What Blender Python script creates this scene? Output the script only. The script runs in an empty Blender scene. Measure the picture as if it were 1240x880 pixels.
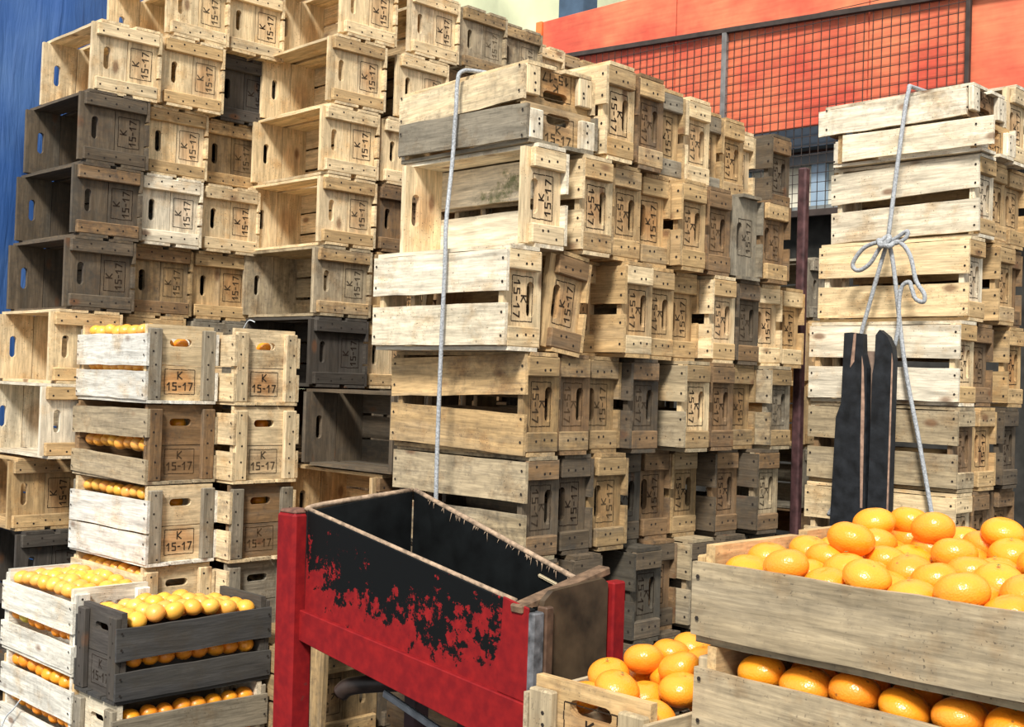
import bpy, bmesh, math, random
from mathutils import Matrix, Vector
random.seed(7)
S = bpy.context.scene
C = S.collection

# ------------------------------------------------------------------ camera, light, exposure
EYE = 1.33
def camera():
    F, PITCH, ROLL = 1450.0, math.radians(.95), math.radians(1.8)
    cam = bpy.data.cameras.new('camera'); cam.sensor_width = 36; cam.sensor_fit = 'HORIZONTAL'
    cam.lens = F / 1240 * 36; cam.clip_end = 100
    o = bpy.data.objects.new('camera', cam); C.objects.link(o)
    s = math.sqrt(.5)
    fw = Vector((-s, s, 0)); rt = Vector((s, s, 0)); up = Vector((0, 0, 1))
    d = fw * math.cos(PITCH) + up * math.sin(PITCH)
    u = up * math.cos(PITCH) - fw * math.sin(PITCH)
    r2 = rt * math.cos(ROLL) + u * math.sin(ROLL)
    u2 = u * math.cos(ROLL) - rt * math.sin(ROLL)
    m = Matrix((( r2.x, u2.x, -d.x, 0), (r2.y, u2.y, -d.y, 0), (r2.z, u2.z, -d.z, EYE), (0, 0, 0, 1)))
    o.matrix_world = m
    S.camera = o
camera()
w = bpy.data.worlds.new('sky'); S.world = w; w.use_nodes = True
bg = w.node_tree.nodes['Background']
bg.inputs[0].default_value = (.93, .97, 1.0, 1); bg.inputs[1].default_value = .72
sun = bpy.data.lights.new('sun', 'SUN'); sun.energy = 3.9; sun.angle = math.radians(11); sun.color = (1, .97, .91)
so = bpy.data.objects.new('sun', sun); C.objects.link(so)
so.rotation_euler = Vector((-.36, .60, -.72)).to_track_quat('-Z', 'Y').to_euler(); so.location = (2, -4, 6)
S.view_settings.view_transform = 'Standard'; S.view_settings.look = 'None'
S.view_settings.gamma = 1; S.view_settings.exposure = .55; S.view_settings.use_curve_mapping = False

# ------------------------------------------------------------------ materials
def nodes(name):
    m = bpy.data.materials.new(name); m.use_nodes = True
    nt = m.node_tree; p = nt.nodes['Principled BSDF']
    def N(t, **k):
        n = nt.nodes.new(t)
        for a, v in k.items():
            if a[0] == 'i' and a[1:].isdigit(): n.inputs[int(a[1:])].default_value = v
            else: setattr(n, a, v)
        return n
    def L(a, b): nt.links.new(a, b)
    return m, nt, p, N, L
def attr(N, name):
    return N('ShaderNodeAttribute', attribute_type='OBJECT', attribute_name=name)
def mixrgb(N, L, fac, a, b, mode='MIX'):
    n = N('ShaderNodeMix', data_type='RGBA', blend_type=mode)
    for sock, v in ((n.inputs[0], fac), (n.inputs[6], a), (n.inputs[7], b)):
        if hasattr(v, 'links'): L(v, sock)
        else: sock.default_value = v
    return n.outputs[2]
def mth(N, L, op, a, b=0.0, clamp=False):
    n = N('ShaderNodeMath', operation=op, use_clamp=clamp)
    for i, v in enumerate((a, b)):
        if hasattr(v, 'links'): L(v, n.inputs[i])
        else: n.inputs[i].default_value = v
    return n.outputs[0]
def mrange(N, L, v, a, b, c, d):
    n = N('ShaderNodeMapRange'); L(v, n.inputs[0])
    for i, x in enumerate((a, b, c, d)): n.inputs[i + 1].default_value = x
    return n.outputs[0]

def wood(name, axis, scorch=False):
    m, nt, p, N, L = nodes(name)
    tc = N('ShaderNodeTexCoord'); sd = attr(N, 'seed')
    off = N('ShaderNodeVectorMath', operation='SCALE'); off.inputs[0].default_value = (7.3, 3.1, 5.7); L(sd.outputs['Fac'], off.inputs[3])
    add = N('ShaderNodeVectorMath', operation='ADD'); L(tc.outputs['Object'], add.inputs[0]); L(off.outputs[0], add.inputs[1])
    st = N('ShaderNodeVectorMath', operation='MULTIPLY'); L(add.outputs[0], st.inputs[0])
    v = [1.0, 1.0, 1.0]; v[axis] = .09; st.inputs[1].default_value = v
    g1 = N('ShaderNodeTexNoise'); L(st.outputs[0], g1.inputs[0]); g1.inputs['Scale'].default_value = 42; g1.inputs['Detail'].default_value = 5; g1.inputs['Distortion'].default_value = .6
    g2 = N('ShaderNodeTexNoise'); L(st.outputs[0], g2.inputs[0]); g2.inputs['Scale'].default_value = 190; g2.inputs['Detail'].default_value = 3
    bl = N('ShaderNodeTexNoise'); L(add.outputs[0], bl.inputs[0]); bl.inputs['Scale'].default_value = 9; bl.inputs['Detail'].default_value = 5; bl.inputs['Roughness'].default_value = .65
    sp = N('ShaderNodeTexNoise'); L(add.outputs[0], sp.inputs[0]); sp.inputs['Scale'].default_value = 55; sp.inputs['Detail'].default_value = 4
    col = attr(N, 'col').outputs['Color']
    k1 = mrange(N, L, g1.outputs[0], .3, .72, .62, 1.18)
    c = mixrgb(N, L, 1.0, col, k1, 'MULTIPLY')
    k2 = mrange(N, L, g2.outputs[0], .35, .65, .80, 1.10)
    c = mixrgb(N, L, 1.0, c, k2, 'MULTIPLY')
    warm = mixrgb(N, L, 1.0, c, (1.0, .74, .46, 1), 'MULTIPLY')
    c = mixrgb(N, L, mrange(N, L, bl.outputs[0], .52, .72, 0, .6), c, warm)
    # weathered grey patches and speckled dirt
    gy = N('ShaderNodeTexNoise'); L(st.outputs[0], gy.inputs[0]); gy.inputs['Scale'].default_value = 11; gy.inputs['Detail'].default_value = 7; gy.inputs['Roughness'].default_value = .7
    gfac = mth(N, L, 'MULTIPLY', mrange(N, L, gy.outputs[0], .50, .68, 0, .75), attr(N, 'grime').outputs['Fac'], True)
    lum = N('ShaderNodeRGBToBW'); L(c, lum.inputs[0])
    gcol = mixrgb(N, L, 1.0, mixrgb(N, L, 1.0, lum.outputs[0], (.66, .59, .47, 1), 'MULTIPLY'), (.055, .048, .036, 1), 'ADD')
    c = mixrgb(N, L, gfac, c, gcol)
    fl = N('ShaderNodeTexNoise'); L(add.outputs[0], fl.inputs[0]); fl.inputs['Scale'].default_value = 170; fl.inputs['Detail'].default_value = 2
    c = mixrgb(N, L, mth(N, L, 'MULTIPLY', mrange(N, L, fl.outputs[0], .64, .70, 0, .8), mrange(N, L, bl.outputs[0], .42, .6, .1, 1), True), c, (.07, .055, .04, 1))
    md = mth(N, L, 'MULTIPLY', mrange(N, L, bl.outputs[0], .55, .66, 0, .8), attr(N, 'mold').outputs['Fac'], True)
    c = mixrgb(N, L, md, c, (.10, .17, .06, 1))
    # knots
    vs = N('ShaderNodeVectorMath', operation='MULTIPLY'); L(add.outputs[0], vs.inputs[0])
    v = [9.0, 9.0, 9.0]; v[axis] = 4.5; vs.inputs[1].default_value = v
    vo = N('ShaderNodeTexVoronoi'); L(vs.outputs[0], vo.inputs[0]); vo.inputs['Scale'].default_value = 1
    c = mixrgb(N, L, mrange(N, L, vo.outputs['Distance'], .07, .15, .75, 0), c, (.16, .07, .03, 1))
    # grime
    gm = attr(N, 'grime').outputs['Fac']
    gsum = mth(N, L, 'ADD', mth(N, L, 'MULTIPLY', bl.outputs[0], .6), mth(N, L, 'MULTIPLY', sp.outputs[0], .4))
    gf = mth(N, L, 'MULTIPLY', mrange(N, L, gsum, .46, .66, 0, .9), gm, True)
    c = mixrgb(N, L, gf, c, (.055, .05, .042, 1))
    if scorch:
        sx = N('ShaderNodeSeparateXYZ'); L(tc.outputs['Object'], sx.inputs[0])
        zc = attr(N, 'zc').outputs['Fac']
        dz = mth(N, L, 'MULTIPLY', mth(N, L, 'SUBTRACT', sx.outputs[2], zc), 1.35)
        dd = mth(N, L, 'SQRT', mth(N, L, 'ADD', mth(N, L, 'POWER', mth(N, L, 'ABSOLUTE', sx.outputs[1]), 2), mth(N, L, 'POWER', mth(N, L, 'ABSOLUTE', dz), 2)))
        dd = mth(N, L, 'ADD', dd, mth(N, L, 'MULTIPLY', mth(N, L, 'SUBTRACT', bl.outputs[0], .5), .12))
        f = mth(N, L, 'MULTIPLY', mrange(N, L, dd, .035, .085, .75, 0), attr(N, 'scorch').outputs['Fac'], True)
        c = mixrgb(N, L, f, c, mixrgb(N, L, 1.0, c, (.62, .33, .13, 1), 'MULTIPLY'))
    L(c, p.inputs['Base Color']); p.inputs['Roughness'].default_value = .82
    p.inputs['Specular IOR Level'].default_value = .25
    bp = N('ShaderNodeBump'); bp.inputs['Strength'].default_value = .5; bp.inputs['Distance'].default_value = .0025
    L(mth(N, L, 'ADD', g1.outputs[0], mth(N, L, 'MULTIPLY', g2.outputs[0], .6)), bp.inputs['Height']); L(bp.outputs[0], p.inputs['Normal'])
    return m
WX, WY, WZ = wood('wood_grain_x', 0), wood('wood_grain_y', 1), wood('wood_grain_z', 2)
WE = wood('wood_end_board', 1, True)

def attrmat(name, rough=.8, spec=.3):
    m, nt, p, N, L = nodes(name)
    L(attr(N, 'col').outputs['Color'], p.inputs['Base Color'])
    p.inputs['Roughness'].default_value = rough; p.inputs['Specular IOR Level'].default_value = spec
    return m
INK = attrmat('burnt_ink', .9, .1)
def plain(name, col, rough=.7, spec=.3, metal=0, scale=0, amt=.3, bump=0):
    m, nt, p, N, L = nodes(name)
    p.inputs['Roughness'].default_value = rough; p.inputs['Specular IOR Level'].default_value = spec; p.inputs['Metallic'].default_value = metal
    if scale:
        tc = N('ShaderNodeTexCoord'); n = N('ShaderNodeTexNoise'); L(tc.outputs['Object'], n.inputs[0])
        n.inputs['Scale'].default_value = scale; n.inputs['Detail'].default_value = 6
        c = mixrgb(N, L, 1.0, (*col, 1), mrange(N, L, n.outputs[0], .3, .7, 1 - amt, 1 + amt), 'MULTIPLY')
        L(c, p.inputs['Base Color'])
        if bump:
            b = N('ShaderNodeBump'); b.inputs['Strength'].default_value = bump; b.inputs['Distance'].default_value = .004
            L(n.outputs[0], b.inputs['Height']); L(b.outputs[0], p.inputs['Normal'])
    else: p.inputs['Base Color'].default_value = (*col, 1)
    return m
NAIL = plain('nail_iron', (.03, .024, .02), .9, spec=.1)
def orange_mat():
    m, nt, p, N, L = nodes('orange_peel')
    tc = N('ShaderNodeTexCoord'); sd = attr(N, 'seed')
    off = N('ShaderNodeVectorMath', operation='SCALE'); off.inputs[0].default_value = (3.3, 9.1, 4.7); L(sd.outputs['Fac'], off.inputs[3])
    add = N('ShaderNodeVectorMath', operation='ADD'); L(tc.outputs['Object'], add.inputs[0]); L(off.outputs[0], add.inputs[1])
    n = N('ShaderNodeTexNoise'); L(add.outputs[0], n.inputs[0]); n.inputs['Scale'].default_value = 1.6; n.inputs['Detail'].default_value = 4
    c = mixrgb(N, L, mrange(N, L, n.outputs[0], .35, .7, 0, .5), attr(N, 'col').outputs['Color'], (.90, .34, .03, 1))
    v = N('ShaderNodeTexVoronoi'); L(add.outputs[0], v.inputs[0]); v.inputs['Scale'].default_value = 2.3
    c = mixrgb(N, L, mrange(N, L, v.outputs['Distance'], .05, .08, .7, 0), c, (.12, .06, .02, 1))
    L(c, p.inputs['Base Color']); p.inputs['Roughness'].default_value = .3
    p.inputs['Subsurface Weight'].default_value = .08; p.inputs['Subsurface Radius'].default_value = (.02, .008, .002); p.inputs['Subsurface Scale'].default_value = .3
    v2 = N('ShaderNodeTexVoronoi'); L(add.outputs[0], v2.inputs[0]); v2.inputs['Scale'].default_value = 22
    b = N('ShaderNodeBump'); b.inputs['Strength'].default_value = .10; b.inputs['Distance'].default_value = .012
    L(v2.outputs['Distance'], b.inputs['Height']); L(b.outputs[0], p.inputs['Normal'])
    return m
PEEL = orange_mat()
CALYX = plain('dry_calyx', (.16, .17, .04), .8)

# ------------------------------------------------------------------ mesh helpers
def mesh_from(name, verts, faces, mat, smooth=False):
    me = bpy.data.meshes.new(name); me.from_pydata(verts, [], faces); me.materials.append(mat)
    if smooth: me.shade_smooth()
    me.update(); return me
def box_vf(x0, x1, y0, y1, z0, z1, V, Fc):
    b = len(V)
    V += [(x0,y0,z0),(x1,y0,z0),(x1,y1,z0),(x0,y1,z0),(x0,y0,z1),(x1,y0,z1),(x1,y1,z1),(x0,y1,z1)]
    Fc += [(b,b+3,b+2,b+1),(b+4,b+5,b+6,b+7),(b,b+1,b+5,b+4),(b+1,b+2,b+6,b+5),(b+2,b+3,b+7,b+6),(b+3,b,b+4,b+7)]
def bevel_box(name, x0, x1, y0, y1, z0, z1, mat, bev=.0018, jit=0, segx=0):
    """a sawn board: bevelled box; optionally cut along x with wavering edges"""
    bm = bmesh.new()
    V, Fc = [], []
    if segx:
        rnd = random.Random('%s %.4f %.4f %.4f' % (name, x0, y0, z0))
        secs = []
        n = segx
        thy = (y1 - y0) < (z1 - z0)
        for i in range(n + 1):
            x = x0 + (x1 - x0) * i / n
            a, b_ = rnd.uniform(-jit, jit), rnd.uniform(-jit, jit)
            bow = rnd.uniform(-jit, jit) * .35
            if thy: q = [(x,y0+bow,z0+a),(x,y1+bow,z0+a),(x,y1+bow,z1+b_),(x,y0+bow,z1+b_)]
            else: q = [(x,y0+a,z0+bow),(x,y1+b_,z0+bow),(x,y1+b_,z1+bow),(x,y0+a,z1+bow)]
            secs.append([bm.verts.new(p) for p in q])
        for i in range(n):
            for k in range(4):
                bm.faces.new((secs[i][k], secs[i+1][k], secs[i+1][(k+1)%4], secs[i][(k+1)%4]))
        bm.faces.new(secs[0][::-1] if True else secs[0]); bm.faces.new(secs[-1])
        bmesh.ops.recalc_face_normals(bm, faces=bm.faces)
    else:
        box_vf(x0,x1,y0,y1,z0,z1,V,Fc)
        vs = [bm.verts.new(p) for p in V]
        for f in Fc: bm.faces.new([vs[i] for i in f])
        if bev: bmesh.ops.bevel(bm, geom=bm.edges[:], offset=bev, segments=1, affect='EDGES')
    me = bpy.data.meshes.new(name); bm.to_mesh(me); bm.free(); me.materials.append(mat); return me
def holed_board(name, x0, x1, y0, y1, z0, z1, hole, mat, nick=0):
    """end board in the y-z plane, thickness x0..x1, with a stadium hand hole (cy,cz,w,h)"""
    bm = bmesh.new()
    outer = [(y0, z0), (y1, z0), (y1, z1), (y0, z1)]
    loops = [outer]
    if hole:
        cy, cz, hw, hh = hole; r = hh / 2; pts = []
        for sx, a0 in ((1, -90), (-1, 90)):
            for k in range(6):
                a = math.radians(a0 + 36 * k)
                pts.append((cy + sx * (hw / 2 - r) + r * math.cos(a), cz + r * math.sin(a)))
        loops.append(pts)
    es = []
    lv = []
    for lp in loops:
        vs = [bm.verts.new((x1, y, z)) for y, z in lp]; lv.append(vs)
        for i in range(len(vs)): es.append(bm.edges.new((vs[i], vs[(i + 1) % len(vs)])))
    bmesh.ops.triangle_fill(bm, edges=es, use_beauty=True, use_dissolve=False)
    r = bmesh.ops.extrude_face_region(bm, geom=bm.faces[:])
    bmesh.ops.translate(bm, verts=[g for g in r['geom'] if isinstance(g, bmesh.types.BMVert)], vec=(x0 - x1, 0, 0))
    bmesh.ops.recalc_face_normals(bm, faces=bm.faces)
    me = bpy.data.meshes.new(name); bm.to_mesh(me); bm.free(); me.materials.append(mat); return me
def tube_mesh(name, pts, r, mat, n=8, sub=6, closed=False):
    P = [Vector(p) for p in pts]; Q = []
    for i in range(len(P) - 1):
        a, b, c, d = P[max(i-1,0)], P[i], P[i+1], P[min(i+2,len(P)-1)]
        for k in range(sub):
            t = k / sub
            Q.append(.5 * ((2*b) + (c-a)*t + (2*a-5*b+4*c-d)*t*t + (3*b-a-3*c+d)*t*t*t))
    Q.append(P[-1]); V, Fc = [], []
    up = Vector((.3, -.9, .2)).normalized()
    for i, q in enumerate(Q):
        t = (Q[min(i+1,len(Q)-1)] - Q[max(i-1,0)]).normalized()
        u = (up - t * up.dot(t))
        u = u.normalized() if u.length > 1e-4 else t.orthogonal().normalized()
        v = t.cross(u); up = u
        for k in range(n):
            a = 2 * math.pi * k / n; V.append(q + (u * math.cos(a) + v * math.sin(a)) * r)
    for i in range(len(Q) - 1):
        for k in range(n):
            Fc.append((i*n+k, i*n+(k+1)%n, (i+1)*n+(k+1)%n, (i+1)*n+k))
    Fc.append(tuple(range(n))[::-1]); Fc.append(tuple(range((len(Q)-1)*n, len(Q)*n)))
    return mesh_from(name, [tuple(v) for v in V], Fc, mat, True)
def prism_xz(name, poly, y0, y1, mat):
    """outline in x-z extruded along y"""
    bm = bmesh.new(); vs = [bm.verts.new((x, y0, z)) for x, z in poly]
    f = bm.faces.new(vs)
    r = bmesh.ops.extrude_face_region(bm, geom=[f])
    bmesh.ops.translate(bm, verts=[g for g in r['geom'] if isinstance(g, bmesh.types.BMVert)], vec=(0, y1 - y0, 0))
    bmesh.ops.recalc_face_normals(bm, faces=bm.faces)
    me = bpy.data.meshes.new(name); bm.to_mesh(me); bm.free(); me.materials.append(mat); return me
def bar_mesh(name, a, b, wd, th, mat, up=(0, 0, 1), bev=.003):
    """square bar from a to b: wd sideways, th along up"""
    a, b = Vector(a), Vector(b); t = (b - a).normalized(); u = Vector(up); u = (u - t * u.dot(t)).normalized(); s = t.cross(u)
    bm = bmesh.new(); vs = []
    for p in (a, b):
        for i, j in ((-1,-1),(1,-1),(1,1),(-1,1)): vs.append(bm.verts.new(p + s * (i * wd / 2) + u * (j * th / 2)))
    for f in ((0,3,2,1),(4,5,6,7),(0,1,5,4),(1,2,6,5),(2,3,7,6),(3,0,4,7)): bm.faces.new([vs[i] for i in f])
    bmesh.ops.recalc_face_normals(bm, faces=bm.faces)
    if bev: bmesh.ops.bevel(bm, geom=bm.edges[:], offset=bev, segments=1, affect='EDGES')
    me = bpy.data.meshes.new(name); bm.to_mesh(me); bm.free(); me.materials.append(mat); return me
def link(name, me, parent=None, mat4=None, **props):
    o = bpy.data.objects.new(name, me); C.objects.link(o)
    if parent is not None: o.parent = parent
    if mat4 is not None: o.matrix_local = mat4
    for k, v in props.items(): o[k] = v
    return o
def thing(name, label, cat, loc=(0, 0, 0), rot=(0, 0, 0), group=None):
    o = bpy.data.objects.new(name, None); C.objects.link(o); o.location = loc; o.rotation_euler = rot
    o.empty_display_size = .05
    o['label'] = label; o['category'] = cat
    if group: o['group'] = group
    return o
def wprops(o, col, grime=.4, **k):
    o['col'] = [float(c) for c in col]; o['seed'] = random.random() * 20; o['grime'] = float(grime)
    for a, b in k.items(): o[a] = b
    return o

# ------------------------------------------------------------------ setting
def build_setting():
    asphalt = plain('dark_asphalt', (.035, .036, .04), .9, scale=30, amt=.4, bump=.6)
    stone = plain('dark_paving_stone', (.05, .053, .06), .75, scale=14, amt=.35, bump=.5)
    V, Fc = [], []; box_vf(-14, 8, -6, 14, -.1, -.03, V, Fc)
    fl = link('floor', mesh_from('floor', V, Fc, asphalt)); fl['kind'] = 'structure'
    ms = [bevel_box('paving_stone', -.146, .146, -.096, .096, -.035, 0, stone, .006) for _ in range(3)]
    for i in range(10):
        for j in range(16):
            x, y = -6.1 + .3 * i + .15 * (j % 2), -.4 + .2 * j
            link('paving_stone', random.choice(ms), fl, Matrix.Translation((x, y, random.uniform(-.004, .0))) @ Matrix.Rotation(math.pi * random.randint(0, 1), 4, 'Z'))
    V, Fc = [], []; box_vf(-3.2, 2, -1.5, 5.9, -.03, -.0005, V, Fc); box_vf(-5.2, -3.2, 2.95, 5.9, -.03, -.0005, V, Fc)
    o = link('trim_1', mesh_from('asphalt_apron', V, Fc, asphalt)); o['kind'] = 'structure'
    # blue tarp, a hanging wrinkled sheet
    m, nt, p, N, L = nodes('blue_tarp')
    tc = N('ShaderNodeTexCoord'); mp = N('ShaderNodeMapping'); L(tc.outputs['Object'], mp.inputs[0])
    mp.inputs['Rotation'].default_value = (math.radians(-55), 0, 0); mp.inputs['Scale'].default_value = (1, 13, 1.1)
    n1 = N('ShaderNodeTexNoise'); L(mp.outputs[0], n1.inputs[0]); n1.inputs['Scale'].default_value = 2.2; n1.inputs['Detail'].default_value = 6; n1.inputs['Distortion'].default_value = .5
    n2 = N('ShaderNodeTexNoise'); L(tc.outputs['Object'], n2.inputs[0]); n2.inputs['Scale'].default_value = 2.5; n2.inputs['Detail'].default_value = 5
    c = mixrgb(N, L, mrange(N, L, n2.outputs[0], .45, .7, 0, .4), (.022, .085, .27, 1), (.11, .20, .35, 1))
    c = mixrgb(N, L, mrange(N, L, n1.outputs[0], .56, .75, 0, .4), c, (.012, .04, .14, 1))
    L(c, p.inputs['Base Color']); p.inputs['Roughness'].default_value = .6
    b = N('ShaderNodeBump'); b.inputs['Strength'].default_value = .5; b.inputs['Distance'].default_value = .02; L(n1.outputs[0], b.inputs['Height']); L(b.outputs[0], p.inputs['Normal'])
    V, Fc = [], []; ny, nz = 60, 80
    for j in range(nz + 1):
        for i in range(ny + 1):
            y = .2 + 3.1 * i / ny; z = .02 + 4.3 * j / nz
            a = y * 2.2 + z * 1.0
            x = -5.62 + .05 * math.sin(a * 1.6) + .02 * math.sin(a * 4.3 + z) + .008 * math.sin(y * 13 - z * 4) + .006 * math.sin(a * 15 + 2 * z)
            V.append((x, y, z))
    for j in range(nz):
        for i in range(ny):
            k = j * (ny + 1) + i; Fc.append((k, k + 1, k + ny + 2, k + ny + 1))
    nV = len(V); V += [(x - .004, y, z) for x, y, z in V]; Fc += [tuple(nV + q for q in f[::-1]) for f in Fc]
    o = link('tarp', mesh_from('tarp', V, Fc, m, True))
    o['label'] = 'wrinkled blue tarp hanging behind the tall crates on the far side'; o['category'] = 'tarp'
    # pale canvas seen above the crates
    cm = plain('pale_canvas', (.56, .57, .36), .8, scale=3, amt=.12, bump=.3)
    V, Fc = [], []; nx, nz = 80, 20
    for j in range(nz + 1):
        for i in range(nx + 1):
            x = -13 + 7.3 * i / nx; z = .5 + 6 * j / nz
            V.append((x, 7.9 + .22 * abs(math.sin((x + .55 * z) * 2.3)) ** .5 + .05 * math.sin(z * 2.1), z))
    for j in range(nz):
        for i in range(nx):
            k = j * (nx + 1) + i; Fc.append((k, k + 1, k + nx + 2, k + nx + 1))
    nV = len(V); V += [(x, y + .004, z) for x, y, z in V]; Fc += [tuple(nV + q for q in f[::-1]) for f in Fc]
    o = link('canvas_sheet', mesh_from('canvas', V, Fc, cm, True)); o['label'] = 'pale greenish canvas sheet with folds high behind the crates'; o['category'] = 'canvas'
    pm = plain('blue_grey_steel', (.05, .085, .13), .5, scale=8, amt=.3)
    V, Fc = [], []; box_vf(-5.98, -5.74, 6.35, 6.5, 0, 5.2, V, Fc)
    o = link('steel_post', mesh_from('post', V, Fc, pm)); o['label'] = 'blue-grey steel post rising behind the orange hoarding'; o['category'] = 'post'
    # orange hoarding of painted boards
    m, nt, p, N, L = nodes('orange_paint')
    tc = N('ShaderNodeTexCoord'); n1 = N('ShaderNodeTexNoise'); L(tc.outputs['Object'], n1.inputs[0]); n1.inputs['Scale'].default_value = 1.6; n1.inputs['Detail'].default_value = 5; n1.inputs['Roughness'].default_value = .6
    mp = N('ShaderNodeMapping'); L(tc.outputs['Object'], mp.inputs[0]); mp.inputs['Scale'].default_value = (1.2, 1, 16)
    n2 = N('ShaderNodeTexNoise'); L(mp.outputs[0], n2.inputs[0]); n2.inputs['Scale'].default_value = 3; n2.inputs['Detail'].default_value = 5
    c = mixrgb(N, L, mrange(N, L, n1.outputs[0], .4, .66, 0, 1), (.58, .078, .040, 1), (.76, .225, .095, 1))
    c = mixrgb(N, L, 1.0, c, mrange(N, L, n2.outputs[0], .3, .7, .82, 1.15), 'MULTIPLY')
    vo = N('ShaderNodeTexVoronoi'); mp2 = N('ShaderNodeMapping'); L(tc.outputs['Object'], mp2.inputs[0]); mp2.inputs['Scale'].default_value = (1.6, 1, 4)
    L(mp2.outputs[0], vo.inputs[0]); vo.inputs['Scale'].default_value = 1
    c = mixrgb(N, L, mrange(N, L, vo.outputs['Distance'], .035, .06, .8, 0), c, (.12, .03, .02, 1))
    L(c, p.inputs['Base Color']); p.inputs['Roughness'].default_value = .65
    h = thing('hoarding', 'orange-red painted board hoarding behind the wire mesh panel', 'hoarding', (-4, 6, 0))
    xs = [-5.8, -4.632, -3.3, -1.9, -.4]
    for a, b_ in zip(xs, xs[1:]):
        link('board', bevel_box('board', a + 4 + .004, b_ + 4 - .004, 0, .03, 2.855, 3.865, m, .003), h)
    link('edge_strip', bevel_box('edge', -1.86, -1.805, -.01, .05, 2.8, 3.87, plain('orange_edge', (.7, .16, .04), .7, scale=9), .003), h)
    o = link('beam', bevel_box('beam', -1.9, 3.6, -.0, .08, 2.73, 2.85, plain('dark_blue_beam', (.03, .04, .055), .6, scale=7), .004), h)
    # wire mesh panel in front of it
    iron = plain('dark_mesh_iron', (.045, .032, .026), .6, scale=20, amt=.3)
    galv = plain('grey_angle_iron', (.17, .16, .15), .6, scale=20, amt=.3)
    g = thing('mesh_panel', 'square wire mesh panel on a dark frame in front of the orange boards', 'mesh', (-4.2, 5.972, 0))
    def zr(x): return 3.50 - (x + 4.2) * .055
    link('top_rail', bar_mesh('rail', (-1.45, 0, zr(-5.65)), (3.6, 0, zr(-.6)), .03, .032, iron), g)
    for x in (-4.234, -2.72, -1.2): link('upright', bar_mesh('upright', (x + 4.2, .0, 2.3), (x + 4.2, .0, zr(x) - .01), .034 if x < -4 else .024, .03, galv if x < -4 else iron, (0, 1, 0)), g)
    link('bottom_rail', bar_mesh('rail', (-1.45, 0, 2.36), (3.6, 0, 2.33), .03, .04, iron), g)
    for a, b_, nm in ((-5.64, -4.24, 'wire_grid'), (-4.22, -2.73, 'wire_grid'), (-2.70, -1.21, 'wire_grid')):
        if a > -2.71: continue
        V, Fc = [], []; t = .0017; x = a
        while x < b_:
            box_vf(x+4.2-t, x+4.2+t, -t, t, 2.36, zr(x), V, Fc); x += .0535
        z = 2.36
        while z < 3.5: box_vf(a+4.2, b_+4.2, -t-.004, t-.004, z-t, z+t, V, Fc); z += .0535
        o = link(nm, mesh_from('wires', V, Fc, iron), g); o['kind'] = 'stuff'
    # wall and window below the hoarding
    o = link('wall_back', mesh_from('wall', *boxes([(-7, 1, 6.22, 6.34, 0, 2.84)]), plain('dark_stone', (.03, .028, .024), .9, scale=12, amt=.5, bump=.8))); o['kind'] = 'structure'
    o = link('trim_2', mesh_from('ledge', *boxes([(-7, 1, 6.06, 6.22, 2.37, 2.405)]), plain('grey_ledge', (.22, .23, .22), .8, scale=9))); o['kind'] = 'structure'
    wn = link('window_1', mesh_from('blind', *boxes([(-5.2, -3.0, 6.18, 6.22, 2.405, 2.70)]), plain('cream_blind', (.72, .66, .52), .8, scale=5, amt=.12))); wn['kind'] = 'structure'
    bl = plain('pale_blue_frame', (.32, .42, .52), .5)
    for x in (-4.72, -4.2, -3.67): link('frame_bar', bevel_box('frame', x - .045, x + .045, 6.13, 6.18, 2.405, 2.68, bl, .003), wn)
    link('frame_head', bevel_box('frame', -5.2, -3.0, 6.10, 6.18, 2.66, 2.72, plain('grey_frame', (.16, .17, .18), .6), .003), wn)
def boxes(L):
    V, Fc = [], []
    for b in L: box_vf(*b, V, Fc)
    return V, Fc
build_setting()

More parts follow.
